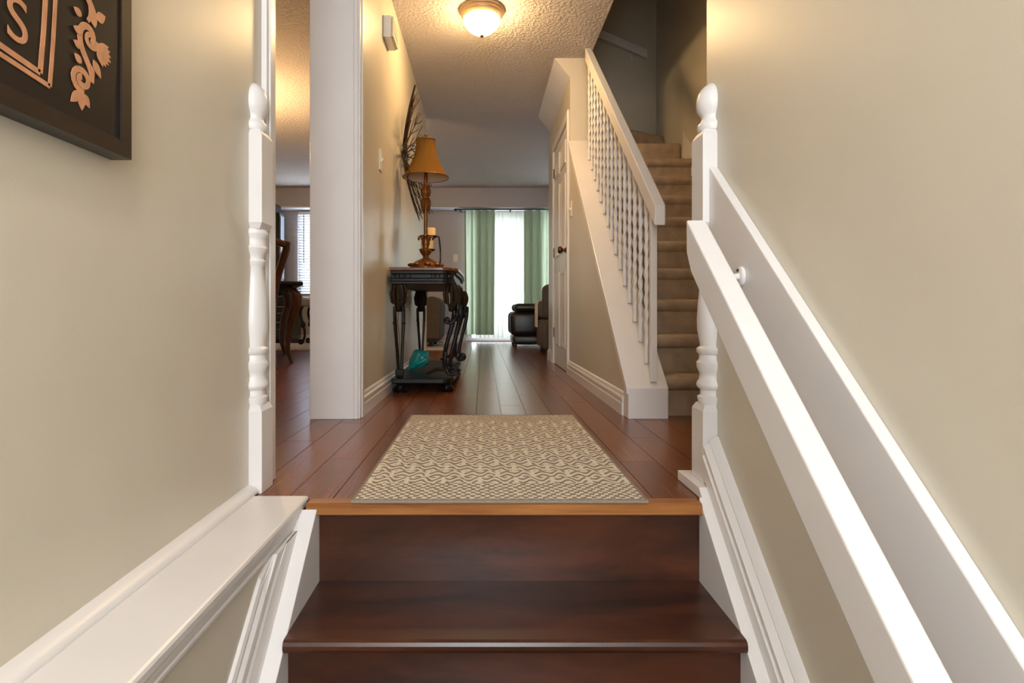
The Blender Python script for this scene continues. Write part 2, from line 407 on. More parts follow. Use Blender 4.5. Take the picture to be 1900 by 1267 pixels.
# ledge on the left knee wall with its bed moulding and cove
bm = bm_new(); prism(bm, [(-.632, -.02), (-.632, .005), (-.466, .005), (-.462, .003), (-.460, -.002), (-.461, -.014), (-.465, -.02)], 'y', -1.7, 1.497)
o = struct(obj('trim_8', bm, 'trim'))
bm = bm_new(); prism(bm, [(-.475, -.0205), (-.4655, -.0205), (-.4655, -.028), (-.4695, -.031), (-.4695, -.038), (-.4675, -.041), (-.4705, -.050), (-.475, -.051)], 'y', -1.7, 1.449)
struct(obj('trim_9', bm, 'trim'))
bm = bm_new(); prism(bm, [(-.632, .0055), (-.603, .0055), (-.6035, .010), (-.608, .016), (-.618, .021), (-.628, .024), (-.632, .0245)], 'y', -1.7, 1.528)
struct(obj('trim_10', bm, 'trim', smooth=True))

# ------------------------------------------------------------------ half newel posts
PROF = [(.237, .034), (.25, .038), (.256, .0385), (.260, .031), (.275, .031), (.282, .039), (.289, .0412), (.296, .039), (.303, .034), (.318, .032), (.328, .036), (.337, .040), (.350, .0412), (.358, .034),
        (.371, .033), (.378, .040), (.388, .0412), (.395, .031), (.41, .033), (.44, .0385), (.47, .0395), (.52, .036), (.57, .0305), (.612, .0265), (.618, .031), (.628, .033), (.634, .028), (.645, .030), (.655, .037), (.664, .040), (.671, .034), (.69, .0335), (.70, .040), (.708, .0405), (.715, .036)]
FIN = [(.985, .034), (.995, .0385), (1.004, .038), (1.011, .031), (1.02, .027), (1.03, .030), (1.045, .0385), (1.06, .0412), (1.075, .0405), (1.09, .036), (1.103, .028), (1.112, .018), (1.118, .008), (1.120, .0005)]
def newel(wallx, side, depth, label):
    yc = 1.571; h = .0412
    t = thing('newel_post', label, 'newel post', (wallx + side * depth / 2, yc, 0.0))
    a0, a1 = (-PI / 2, PI / 2) if side > 0 else (PI / 2, 3 * PI / 2)
    sx = depth / h
    def sq(name, z0, z1, c0, c1):
        bm = bm_new(); xi = wallx + side * depth
        def rect(z, ins): return [(wallx, yc - h + ins, z), (xi - side * ins, yc - h + ins, z), (xi - side * ins, yc + h - ins, z), (wallx, yc + h - ins, z)]
        rings = []
        if c0: rings.append(rect(z0, .009)); rings.append(rect(z0 + .016, 0))
        else: rings.append(rect(z0, 0))
        if c1: rings.append(rect(z1 - .016, 0)); rings.append(rect(z1, .009))
        else: rings.append(rect(z1, 0))
        ring_loft(bm, rings); obj(name, bm, 'trim', t, bevel=.0015)
    base = .028 if side < 0 else .0
    sq('lower_block', base, .237, False, True)
    bm = bm_new(); lathe(bm, PROF, wallx, yc, 20, a0, a1, sx); obj('turned_shaft', bm, 'trim', t, True)
    sq('upper_block', .715, .985, True, True)
    bm = bm_new(); lathe(bm, FIN, wallx, yc, 20, a0, a1, sx); obj('finial', bm, 'trim', t, True)
    return t
newel(-.632, 1, .036, 'white turned half newel post against the wall at the end of the left ledge')
newel(.63, -1, .040, 'white turned half newel post behind the top of the sloping handrail')

# ------------------------------------------------------------------ right wall: rake board and handrail
rb = lambda y: .88 - .887 * (1.53 - y)
bm = bm_new(); prism(bm, [(1.529, rb(1.529)), (.2, rb(.2)), (.2, rb(.2) - .215), (1.529, rb(1.529) - .215)], 'x', .607, .63)
struct(obj('trim_13', bm, 'trim', bevel=.003))
hr = lambda y: .713 - .887 * (1.36 - y)
t = thing('wall_handrail', 'thick white square handrail sloping down the right-hand wall on brackets', 'handrail', (.507, .85, hr(.2) - .12))
bm = bm_new(); prism(bm, [(1.36, hr(1.36) - .004), (1.352, hr(1.352)), (.2, hr(.2)), (.2, hr(.2) - .11), (1.36 - .03, hr(1.33) - .105), (1.36, hr(1.36) - .082)], 'x', .4844, .5295)
obj('rail', bm, 'trim', t, bevel=.005, bseg=3)
for yb in (1.335, .45):
    zb = hr(yb) - .118
    bm = bm_new()
    rings = [[(xx, yb + r * math.cos(a), zb + r * 1.15 * math.sin(a)) for a in [2 * PI * i / 14 for i in range(14)]] for xx, r in ((.6065, .020), (.601, .020), (.598, .016))]
    ring_loft(bm, rings); tube(bm, [(.601, yb, zb), (.57, yb, zb - .004), (.53, yb, zb + .004), (.508, yb, zb + .017)], [.008, .008, .008, .009], 8)
    br = obj('bracket', bm, 'trim', t, True)
    bm = bm_new(); ball(bm, (.5965, yb, zb + .014), .003, .004, .004, 8, 6); obj('screw', bm, 'brass', br, True)

# ------------------------------------------------------------------ upper flight: carpeted steps, curb, railing
UR, UD, UY = .1853, .2125, 2.68
SX0, SX1 = .848, 1.598
sc = thing('carpeted_staircase', 'beige carpeted staircase rising behind the white spindles and turning left', 'stairs', (1.22, 3.7, 0))
for k in range(1, 10):
    y = UY + (k - 1) * UD; zb = (k - 1) * UR; zt = k * UR; ye = y + UD
    bm = bm_new()
    prism(bm, [(y, zb), (y, zt - .066), (y - .012, zt - .060), (y - .024, zt - .046), (y - .028, zt - .030), (y - .024, zt - .012), (y - .012, zt - .002), (y, zt), (ye, zt), (ye, zb)], 'x', SX0, SX1)
    obj('step', bm, 'carpet', sc, True)
yw = UY + 9 * UD; cx, cy = SX0, yw
w = [((SX1, yw), (SX1, yw + .43)), ((SX1, yw + .43), (SX1, 5.268), (1.24, 5.268)), ((1.24, 5.268), (SX0, 5.268))]
for i, poly in enumerate(w):
    zt = (10 + i) * UR
    bm = bm_new(); prism(bm, [(cx, cy)] + list(poly), 'z', zt - UR, zt); obj('winder_step', bm, 'carpet', sc, bevel=.02, bseg=3)
# white skirt on the stairwell wall
bm = bm_new(); prism(bm, [(2.66, .0), (2.66, .20), (4.56, .20 + .872 * 1.9 + .08), (4.56, 1.68), (4.3, 1.3), (2.9, 0)], 'x', SX1, 1.6)
struct(obj('trim_11', bm, 'trim'))

cap = lambda y: .14 + .93 * (y - 2.60)
t = bpy.data.objects.new('trim_14', None); COL.objects.link(t); t.location = (.75, 3.4, 0); WL[t] = Vector((.75, 3.4, 0)); t['kind'] = 'structure'
bm = bm_new(); prism(bm, [(2.592, 0), (2.592, .142), (2.5995, .142), (2.5995, .111), (2.66, .1645), (2.679, .182), (2.679, 0)], 'x', .660, .843); obj('end_block', bm, 'trim', t, bevel=.003)
bm = bm_new(); prism(bm, [(2.60, cap(2.60)), (4.398, cap(4.398)), (4.398, cap(4.398) - .03), (2.66, cap(2.66) - .03), (2.60, .112)], 'x', .654, .846); obj('cap_board', bm, 'trim', t, bevel=.003)
bm = bm_new(); prism(bm, [(2.684, cap(2.684) - .033), (4.398, cap(4.398) - .033), (4.398, cap(4.398) - .085), (2.684, cap(2.684) - .085)], 'x', .661, .669); obj('fascia_strip', bm, 'trim', t, bevel=.002)

rt = lambda y: .959 + .865 * (y - 2.50)
RXC = .776
t = thing('stair_railing', 'white sloping railing with twisted spindles beside the carpeted staircase', 'railing', (RXC, 3.3, .14))
ytop = 2.5 + (CZ - .004 - .959) / .865
bm = bm_new(); prism(bm, [(2.50, rt(2.50) - .09), (2.50, rt(2.50) - .004), (2.504, rt(2.504)), (ytop, rt(ytop)), (ytop, rt(ytop) - .095), (2.53, rt(2.53) - .098)], 'x', .753, .80)
obj('handrail', bm, 'trim', t, bevel=.004)
bm = bm_new(); box(bm, .766, .794, 2.60, 2.63, cap(2.63) + .001, rt(2.6) - .096); obj('end_post', bm, 'trim', t, bevel=.002)
# one twisted spindle of unit height, copied
bm = bm_new(); rings = []; n = 110; seg = 12
for i in range(n + 1):
    z = i / n
    env = min(1, max(0, (z - .09) / .04)) * min(1, max(0, (.93 - z) / .04))
    tw = 2 * PI * 6.5 * z
    ring = []
    for s in range(seg):
        a = 2 * PI * s / seg
        r = .0125 * (1 - .36 * env * (0.5 - 0.5 * math.cos(2 * (a - tw))))
        ring.append((r * math.cos(a), r * math.sin(a), z))
    off = (.0012 * env * math.cos(tw), .0012 * env * math.sin(tw))
    rings.append([(p[0] + off[0], p[1] + off[1], p[2]) for p in ring])
ring_loft(bm, rings); bmesh.ops.recalc_face_normals(bm, faces=bm.faces)
for f in bm.faces: f.smooth = True
bal = bpy.data.meshes.new('spindle'); bm.to_mesh(bal); bm.free(); bal.materials.append(M['trim'])
for i in range(15):
    y = 2.705 + i * .104
    zb, ztop = cap(y) + .006, rt(y) - .094
    o = bpy.data.objects.new('spindle', bal); COL.objects.link(o); o.parent = t
    o.location = Vector((RXC, y, zb)) - WL[t]; o.scale = (1, 1, ztop - zb); o.rotation_euler = (0, 0, 0.4 * i)
# rail on the stairwell wall, upstairs
t = thing('stairwell_handrail', 'short white rail board on the dark wall above the turning steps', 'handrail', (1.3, 5.23, 2.8))
bm = bm_new(); prism(bm, [(.80, 3.19), (1.50, 2.885), (1.50, 2.815), (.80, 3.12)], 'y', 5.20, 5.238); obj('rail', bm, 'trim', t, bevel=.004)
for xb in (.95, 1.36):
    bm = bm_new(); tube(bm, [(xb, 5.268, 2.84 - (xb - 1.36) * .436 - .03), (xb, 5.235, 2.84 - (xb - 1.36) * .436 - .025), (xb, 5.22, 2.86 - (xb - 1.36) * .436)], .008, 8); obj('bracket', bm, 'trim', t, True)

# ------------------------------------------------------------------ closet door
d = struct(obj('door_1', boxes((.672, .705, 4.520, 5.395, .006, 2.0)), 'trim', bevel=.002))
for (ya, yb) in ((4.63, 4.92), (5.00, 5.29)):
    for (za, zb) in ((1.70, 1.90), (.98, 1.62), (.18, .84)):
        bm = bm_new(); rings = []
        for ins, xx in ((0, .6725), (.010, .663), (.028, .663), (.050, .6695)):
            rings.append([(xx, ya + ins, za + ins), (xx, yb - ins, za + ins), (xx, yb - ins, zb - ins), (xx, ya + ins, zb - ins)])
        ring_loft(bm, rings); obj('panel', bm, 'trim', d)
bm = bm_new()
def xl(bm, prof, y, z, seg=18):
    ring_loft(bm, [[(xx, y + r * math.cos(2 * PI * i / seg), z + r * math.sin(2 * PI * i / seg)) for i in range(seg)] for xx, r in prof])
xl(bm, [(.672, .032), (.667, .032), (.662, .024), (.652, .012), (.640, .011), (.632, .020), (.622, .028), (.610, .030), (.601, .024), (.597, .010)], 4.575, .985)
obj('door_knob', bm, 'brass', d, True)
for z in (.25, 1.0, 1.75):
    bm = bm_new(); tube(bm, [(.668, 5.397, z), (.668, 5.397, z + .09)], .006, 8); obj('hinge', bm, 'brass', d, True)
casing('trim_12', (.658, .67, 4.447, 4.515, 0, 2.07), (.658, .67, 5.40, 5.468, 0, 2.07), (.658, .67, 4.515, 5.40, 2.003, 2.07), (.654, .658, 4.455, 4.475, 0, 2.06))

# ------------------------------------------------------------------ wall plates and chime
def switch(x, side, y, z, label, cat='light switch'):
    t = thing('light_switch', label, cat, (x, y, z - .06))
    bm = bm_new(); box(bm, min(x, x + side * .006), max(x, x + side * .006), y - .036, y + .036, z - .059, z + .059); obj('plate', bm, 'plastic', t, bevel=.002)
    bm = bm_new(); prism(bm, [(x + side * .006, z - .011), (x + side * .020, z + .004), (x + side * .020, z + .010), (x + side * .006, z + .011)], 'y', y - .005, y + .005); obj('toggle', bm, 'plastic', t)
switch(-.577, 1, 3.18, 1.335, 'cream toggle light switch on the yellow-lit hall wall beside the wire sculpture')
switch(.67, -1, 4.34, 1.27, 'white light switch on the wall just beside the closet door')
t = thing('wall_plate', 'pale wall plate on the grey back wall left of the curtains', 'wall plate', (-.46, 9.347, 1.31))
obj('plate', boxes((-.496, -.424, 9.344, 9.35, 1.31, 1.43)), 'plastic', t, bevel=.002)
obj('toggle', boxes((-.466, -.454, 9.336, 9.344, 1.36, 1.38)), 'plastic', t)
t = thing('door_chime', 'cream door chime box high on the hall wall near the ceiling lamp', 'door chime', (-.545, 3.36, 2.07))
obj('housing', boxes((-.577, -.531, 3.275, 3.455, 2.072, 2.198)), 'plastic', t, bevel=.004)
bm = bm_new(); prism(bm, [(3.28, 2.077), (3.45, 2.077), (3.45, 2.193), (3.28, 2.193)], 'x', -.531, -.517); fr = obj('front_cover', bm, 'chime_front', t, bevel=.003)
for i in range(4):
    obj('grille_bar', boxes((-.517, -.513, 3.30 + i * .036, 3.315 + i * .036, 2.095, 2.175)), 'chime_front', fr)

# ------------------------------------------------------------------ ceiling lamp
LX, LY = -.010, 3.70
t = thing('ceiling_lamp', 'lit flush ceiling lamp with bronze ring and frosted glass bowl', 'ceiling lamp', (LX, LY, 2.27))
bm = bm_new(); lathe(bm, [(2.4495, .143), (2.442, .146), (2.434, .143), (2.428, .136), (2.418, .138), (2.408, .132), (2.398, .122), (2.392, .118)], LX, LY, 40); obj('rim', bm, simple('brushed_bronze_rim', (188, 160, 120), 0.35, 0.4), t, True)
bm = bm_new(); lathe(bm, [(2.3915, .116), (2.380, .118), (2.362, .113), (2.338, .098), (2.318, .076), (2.302, .050), (2.292, .024), (2.289, .008)], LX, LY, 40); obj('glass_bowl', bm, 'glow', t, True)
bm = bm_new(); lathe(bm, [(2.2885, .010), (2.283, .0135), (2.276, .011), (2.271, .003)], LX, LY, 16); obj('finial', bm, 'brass', t, True)

# dining pendant (hangs over the dining table, out of this view)
t = thing('dining_pendant', 'warm pendant lamp hanging above the dining table', 'pendant lamp', (-2.25, 5.0, 1.75))
bm = bm_new(); tube(bm, [(-2.25, 5.0, 2.0), (-2.25, 5.0, 2.45)], .008, 8); lathe(bm, [(2.449, .06), (2.43, .055), (2.42, .01)], -2.25, 5.0, 20); obj('stem', bm, 'brass', t, True)
for i in range(5):
    a = 2 * PI * i / 5
    bm = bm_new(); p = (-2.25 + .2 * math.cos(a), 5.0 + .2 * math.sin(a))
    tube(bm, bez((-2.25, 5.0, 2.0), (-2.25, 5.0, 1.85), (p[0], p[1], 1.8), (p[0], p[1], 1.9), 8), .007, 6); obj('arm', bm, 'brass', t, True)
    bm = bm_new(); lathe(bm, [(1.901, .02), (1.92, .032), (1.95, .036), (1.98, .026), (2.0, .008)], p[0], p[1], 12); obj('bulb', bm, 'glow_dim', t, True)
# unseen ceiling lamp added behind the camera to brighten the foreground
EX, EY = 0.0, -.35
t = thing('added_entry_lamp', 'added unseen fill lamp with frosted bowl above the entry landing', 'ceiling lamp', (EX, EY, 2.27))
bm = bm_new(); lathe(bm, [(2.4495, .143), (2.434, .143), (2.418, .138), (2.392, .118)], EX, EY, 32); obj('rim', bm, 'brass', t, True)
bm = bm_new(); lathe(bm, [(2.3915, .116), (2.362, .113), (2.318, .076), (2.292, .024), (2.289, .008)], EX, EY, 32); obj('glass_bowl', bm, 'glow_added_fill', t, True)

# ------------------------------------------------------------------ framed print on the left wall
PX = -.600
t = thing('framed_print', 'dark framed print with gold lettering and scrollwork on the left wall', 'picture', (-.615, .67, .747))
ya, yb, za, zb = .37, .9655, .747, 1.36; bw = .026
bm = bm_new()
for pts in ([(ya, za), (yb, za), (yb - bw, za + bw), (ya + bw, za + bw)], [(yb, za), (yb, zb), (yb - bw, zb - bw), (yb - bw, za + bw)], [(yb, zb), (ya, zb), (ya + bw, zb - bw), (yb - bw, zb - bw)], [(ya, zb), (ya, za), (ya + bw, za + bw), (ya + bw, zb - bw)]):
    prism(bm, pts, 'x', -.632, -.597)
obj('frame', bm, 'black_frame', t)
cv = obj('canvas', boxes((-.630, PX, ya + bw, yb - bw, za + bw, zb - bw)), 'canvas_black', t)
# rounded dark-brown field: barrel sides bulge to the frame and draw in at the corners
bm = bm_new(); yl, yr = ya + bw + .001, yb - bw - .001; zl, zh = za + bw + .001, zb - bw - .001
out = []
zc = (zl + zh) / 2
for i in range(17):
    z = zl + (zh - zl) * i / 16; q = (z - zc) / (zh - zl) * 2; out.append((yr - .024 * q * q, z))
for i in range(17):
    z = zh - (zh - zl) * i / 16; q = (z - zc) / (zh - zl) * 2; out.append((yl + .017 * q * q, z))
prism(bm, out, 'x', PX, PX + .001); obj('print_field', bm, 'canvas_brown', t)
def strip(bm, pts, wd, x0=PX + .0011, x1=PX + .0018):
    n = len(pts); wds = wd if isinstance(wd, list) else [wd] * n
    A, B = [], []
    for i in range(n):
        a = Vector(pts[max(i - 1, 0)]); b = Vector(pts[min(i + 1, n - 1)]); dv = (b - a).normalized(); nr = Vector((-dv.y, dv.x)) * wds[i] / 2
        p = Vector(pts[i]); A.append(tuple(p + nr)); B.append(tuple(p - nr))
    for i in range(n - 1):
        prism(bm, [A[i], A[i + 1], B[i + 1], B[i]], 'x', x0, x1)
yc = (ya + yb) / 2
for (hw, zbm, ztp, wd) in ((.1215, .8007, 1.306, .0068), (.1045, .8124, 1.294, .0080)):
    bm = bm_new()
    e = .014
    right = [(yc + hw + .010 - e * ((q / 8 - .5) * 2) ** 2, zbm + (ztp - zbm) * q / 8) for q in range(9)]
    left = [(2 * yc - p[0], p[1]) for p in right[::-1]]
    bot = [(left[-1][0], zbm), (yc, zbm + .012), (right[0][0], zbm)]
    top = [(right[-1][0], ztp), (yc, ztp - .012), (left[0][0], ztp)]
    for sgm in (right, left, bot, top): strip(bm, sgm, wd)
    obj('border_line', bm, 'gold_print', t)
cu = bpy.data.curves.new('lettering', 'FONT'); cu.body = 'NS'; cu.size = .082; cu.align_x = 'RIGHT'; cu.align_y = 'BOTTOM_BASELINE'; cu.extrude = .0004; cu.space_character = 1.1
tmp = bpy.data.objects.new('tmp', cu); COL.objects.link(tmp)
bpy.context.view_layer.update()
me = bpy.data.meshes.new_from_object(tmp.evaluated_get(bpy.context.evaluated_depsgraph_get())); bpy.data.objects.remove(tmp)
me.materials.clear(); me.materials.append(M['gold_print'])
o = bpy.data.objects.new('lettering', me); COL.objects.link(o); o.parent = t
o.location = Vector((PX + .0016, .7495, .8365)) - WL[t]; o.rotation_euler = (PI / 2, 0, PI / 2)
# scroll ornament beside the border
def leaf2(bm, y, z, ang, ln, wd, dx=0.0):
    pts = []
    n = 6
    for i in range(n + 1):
        s = i / n; pts.append((s * ln, wd * math.sin(PI * s ** .8)))
    pts += [(p[0], -p[1]) for p in pts[-2:0:-1]]
    c, sn = math.cos(ang), math.sin(ang)
    prism(bm, [(y + c * a - sn * b, z + sn * a + c * b) for a, b in pts], 'x', PX + .0011 + dx, PX + .0018 + dx)
def sp2(c, r0, r1, a0, turns, n=22):
    return [(c[0] + (r0 + (r1 - r0) * i / n) * math.cos(a0 + turns * 2 * PI * i / n), c[1] + (r0 + (r1 - r0) * i / n) * math.sin(a0 + turns * 2 * PI * i / n)) for i in range(n + 1)]
for mirror in (False, True):
    bm = bm_new()
    my = (lambda y: 2 * yc - y) if mirror else (lambda y: y)
    ma = (lambda a: PI - a) if mirror else (lambda a: a)
    cnt = [0]
    ty = lambda y: .8486 + (y - .876) * 1.15
    def S2(pts, wd):
        strip(bm, [(my(ty(p[0])), p[1] + .004) for p in pts], wd * 1.3, PX + .0011 + cnt[0] * 6e-5, PX + .0018 + cnt[0] * 6e-5); cnt[0] += 1
    def L2(y, z, a, ln, wd):
        leaf2(bm, my(ty(y)), z + .004, ma(a), ln * 1.1, wd * 1.2, cnt[0] * 6e-5); cnt[0] += 1
    L2(.874, .812, -1.5, .024, .007); L2(.872, .812, -2.3, .026, .006); L2(.878, .812, -.9, .020, .006)
    S2(sp2((.876, .832), .019, .004, -1.4, -1.5), .007)
    S2(bez((.893, .836), (.900, .86), (.868, .87), (.872, .90), 12) + bez((.872, .90), (.874, .925), (.905, .92), (.895, .895), 10)[1:], .008)
    S2(sp2((.893, .900), .013, .003, .2, -1.3), .006)
    for i in range(7):
        a = -1.1 + i * .26; L2(.905, .895, a, .030 - .0015 * abs(i - 3), .0055)
    L2(.896, .872, -.9, .026, .006); L2(.890, .862, -1.2, .02, .005)
    for zz, aa in ((.855, 2.6), (.878, 2.9), (.90, 3.0), (.925, 2.8), (.95, 2.7)): L2(.872 + .002, zz, aa, .016, .005)
    S2(bez((.895, .925), (.91, .95), (.866, .96), (.875, 1.0), 12), .009)
    S2(bez((.885, .925), (.90, .945), (.876, .965), (.888, 1.0), 12), .005)
    L2(.902, .938, .6, .022, .007); L2(.880, .955, 2.2, .02, .006)
    S2(bez((.875, 1.0), (.884, 1.04), (.905, 1.05), (.884, 1.09), 12), .009)
    S2(sp2((.880, 1.105), .02, .004, -1.2, 1.4), .007)
    for i in range(5): L2(.895, 1.06, -.4 + i * .3, .026, .006)
    obj('scroll_ornament', bm, 'gold_print', t)

# ------------------------------------------------------------------ rug in front of the steps
tag(obj('hall_rug', boxes((-.339, .4225, 1.4495, 2.655, 0, .009)), 'rug', bevel=.003), 'beige and taupe woven rug with wavy interlocking lines and dotted ends', 'rug')

# ------------------------------------------------------------------ console table
t = thing('console_table', 'ebony carved console table with paw feet against the hall wall', 'table', (-.36, 4.07, 0))
def outline(ins):
    a, b = -.562 + ins * .3, -.150 - ins; y0, y1 = 3.39 + ins, 4.75 - ins
    p = [(a, y0), (-.30, y0)]
    p += bez((-.27, y0), (-.22, y0), (-.20, y0 + .015), (-.185, y0 + .06), 5) + bez((-.18, y0 + .08), (b, y0 + .10), (b, y0 + .14), (b, y0 + .20), 5)
    p += [(b + .012, 4.07)]
    q = [(x, 8.14 - y) for x, y in p[:-1]][::-1]
    return p + q
bm = bm_new(); prism(bm, outline(0), 'z', .735, .755); obj('top', bm, 'tabletop', t, bevel=.004)
bm = bm_new(); prism(bm, outline(.012), 'z', .717, .7345); prism(bm, outline(.03), 'z', .690, .7165); prism(bm, outline(.022), 'z', .672, .6895); prism(bm, outline(.014), 'z', .655, .6715)
ap = obj('apron', bm, 'ebony', t, bevel=.003)
for (xx, yy) in ((-.50, 3.405), (-.26, 3.41)):
    bm = bm_new()
    for k in range(5):
        tube(bm, spiral((xx + (k - 2) * .028, yy + .010, .703), .011, .003, k, 1.2, 10), .003, 5)
    obj('carving', bm, 'gilt_ebony', ap, True)
def leg(xt, yt, xb, yb, outward):
    # carved knee: drooping leaf
    bm = bm_new(); rings = []; N = 16
    for i in range(10):
        s = i / 9; z = .654 - s * .165
        r = .050 * (1 - .45 * s ** 1.3) if s < .9 else .020
        cxo = xt + outward * .030 * math.sin(PI * min(1, s * 1.1)) * .8
        rings.append([(cxo + r * .85 * math.cos(2 * PI * j / N) * (1 + .10 * math.cos(5 * 2 * PI * j / N)), yt + r * .75 * math.sin(2 * PI * j / N) * (1 + .10 * math.cos(5 * 2 * PI * j / N)), z) for j in range(N)])
    ring_loft(bm, rings); kn = obj('knee', bm, 'ebony', t, True)
    for j in range(5):
        a = -PI / 2 + (j - 2) * .55
        bm = bm_new(); px, py = xt + math.cos(a) * .040, yt + math.sin(a) * .036
        tube(bm, [(px, py, .652), (px + .012 * math.cos(a), py + .012 * math.sin(a), .60), (px + .004 * math.cos(a), py + .004 * math.sin(a), .545), (px - .006 * math.cos(a), py - .006 * math.sin(a), .50 + abs(j - 2) * .018)], [.007, .010, .009, .003], 6)
        obj('acanthus_leaf', bm, 'gilt_ebony', kn, True)
    if outward == 0:
        for s in (-1, 1):
            bm = bm_new(); tube(bm, bez((xt + s * .026, yt, .52), (xt + s * .030, yt, .42), (xb + s * .012, yb, .25), (xb + s * .010, yb, .125), 10), [.011] * 5 + [.010] * 6, 8)
            ro = obj('leg_rod', bm, 'ebony', t, True)
            bm = bm_new(); ball(bm, (xt + s * .027, yt, .42), .013, .013, .011, 8, 6); obj('bead', bm, 'ebony', ro, True)
        bm = bm_new(); rings = [[(xb + sx * w, yb + sy * w, z) for sx, sy in ((-1, -1), (1, -1), (1, 1), (-1, 1))] for z, w in ((.0865, .018), (.105, .024), (.135, .027), (.140, .024))]
        ring_loft(bm, rings); obj('leg_block', bm, 'ebony', t, bevel=.003)
    else:
        for s in (-1, 1):
            bm = bm_new()
            tube(bm, bez((xt + .02 * s + .03, yt, .53), (xt + .05 + .015 * s, yt, .42), (xb + .03 * s, yb, .30), (xb + .016 * s, yb, .15), 12), [.015] * 7 + [.013] * 6, 8); obj('leg_rod', bm, 'ebony', t, True)
        bm = bm_new(); tube(bm, bez((xt + .035, yt - .012, .56), (xt + .05, yt - .012, .46), (xt + .01, yt - .012, .41), (xt - .025, yt - .012, .42), 10) + spiral((xt - .028, yt - .012, .436), .016, .004, -PI / 2, -1.2, 14)[1:], .011, 8); obj('scroll', bm, 'ebony', t, True)
        bm = bm_new(); tube(bm, bez((xb - .01, yb - .014, .24), (xb - .02, yb - .014, .12), (xb + .01, yb - .014, .10), (xb + .04, yb - .014, .104), 10) + spiral((xb + .042, yb - .014, .130), .026, .006, -PI / 2, 1.4, 18)[1:], .0135, 8); obj('scroll', bm, 'ebony', t, True)
        bm = bm_new(); tube(bm, bez((xb - .02, yb + .02, .13), (xb - .08, yb + .02, .14), (xb - .10, yb + .05, .105), (xb - .135, yb + .07, .10), 8), [.014, .014, .013, .012, .011, .011, .010, .009, .007], 8); obj('scroll', bm, 'gilt_ebony', t, True)
leg(-.512, 3.455, -.508, 3.46, 0)
leg(-.512, 4.66, -.508, 4.65, 0)
leg(-.195, 3.52, -.225, 3.53, 1)
leg(-.185, 4.60, -.215, 4.58, 1)
bm = bm_new(); p = outline(.03); prism(bm, p, 'z', .056, .0855); obj('shelf', bm, 'ebony', t, bevel=.006)
for (xx, yy) in ((-.505, 3.47), (-.225, 3.50), (-.505, 4.67), (-.225, 4.62)):
    bm = bm_new(); lathe(bm, [(.0005, .030), (.012, .038), (.03, .036), (.045, .026), (.0555, .030)], xx, yy, 14)
    for k in range(4): ball(bm, (xx - .033 + k * .022, yy - .030 + .006 * abs(k - 1.5), .017), .0125, .021, .0165, 8, 6)
    obj('paw_foot', bm, 'ebony', t, True)

# teal shell on the shelf
bm = bm_new(); N = 48; rings = []
ax0 = Vector((-.515, 3.90, .098)); ax1 = Vector((-.375, 3.925, .222)); ax = (ax1 - ax0); L = ax.length; ax.normalize()
u = Vector((0, 1, 0)).cross(ax).normalized(); v = ax.cross(u)
SP = [(0, .003), (.08, .012), (.2, .026), (.35, .040), (.5, .051), (.62, .057), (.70, .056), (.76, .046), (.80, .043), (.83, .034), (.88, .031), (.905, .022), (.94, .019), (.96, .011), (1.0, .002)]
def sp_r(q):
    for (a, ra), (b, rb_) in zip(SP, SP[1:]):
        if q <= b: return ra + (rb_ - ra) * (q - a) / (b - a)
    return SP[-1][1]
for i in range(41):
    q = i / 40; r = sp_r(q); ring = []
    for j in range(N):
        th = 2 * PI * j / N
        g = math.exp(-((((th - 2.6 + PI) % (2 * PI)) - PI) / .45) ** 2) * max(0, math.sin(PI * min(1, q / .85))) ** .7
        ring.append(tuple(ax0 + ax * L * q + (u * math.cos(th) + v * math.sin(th)) * r * (1 + .07 * math.sin(7 * th + 9 * q) + .55 * g)))
    rings.append(ring)
ring_loft(bm, rings)
sh = thing('shell_ornament', 'teal conch shell ornament on the lower shelf of the carved table', 'ornament', (-.44, 3.91, .0855))
zmin = min(v_.co.z for v_ in bm.verts)
for v_ in bm.verts: v_.co.z = max(v_.co.z - (zmin - .086) * .7, .086)
obj('shell_body', bm, 'teal', sh, True)
bm = bm_new()
tube(bm, [tuple(ax0 + ax * L * (.22 + .5 * k / 8) + Vector((.018 + .030 * math.sin(PI * k / 8), -.040, .004))) for k in range(9)], [.004, .007, .009, .010, .010, .010, .009, .006, .003], 8)
obj('shell_lip', bm, 'teal', sh, True)

# ------------------------------------------------------------------ table lamp
TX, TY = -.385, 3.80
t = thing('table_lamp', 'gilt leaf-stemmed table lamp with amber bell shade on the console', 'lamp', (TX, TY, .755))
bm = bm_new(); lathe(bm, [(.7555, .104), (.772, .107), (.792, .104), (.806, .094), (.820, .074), (.830, .056), (.838, .040), (.844, .024), (.85, .018)], TX, TY, 28); bs = obj('base', bm, 'bronze', t, True)
for k in range(8):
    a = 2 * PI * k / 8 + .2
    bm = bm_new(); ball(bm, (TX + .096 * math.cos(a), TY + .096 * math.sin(a), .800), .026, .026, .013, 8, 6); obj('petal', bm, 'bronze', bs, True)
bm = bm_new(); lathe(bm, [(.85, .018), (.862, .020), (.875, .032), (.892, .041), (.900, .042), (.904, .026), (.920, .020), (.935, .026), (.955, .028), (.975, .024), (.985, .018), (.992, .024), (1.0, .024), (1.004, .013)], TX, TY, 20); obj('urn', bm, 'bronze', t, True)
for k in range(6):
    a = 2 * PI * k / 6
    bm = bm_new(); c, s = math.cos(a), math.sin(a)
    tube(bm, [(TX + r * c, TY + r * s, z) for r, z in ((.018, .985), (.034, .992), (.046, .985), (.048, .972), (.042, .966))], [.010, .010, .009, .007, .004], 6); obj('scroll_leaf', bm, 'bronze', t, True)
bm = bm_new(); lathe(bm, [(1.0, .0135), (1.20, .0125), (1.30, .0125), (1.40, .013), (1.43, .013)], TX, TY, 12); obj('stem', bm, 'bronze', t, True)
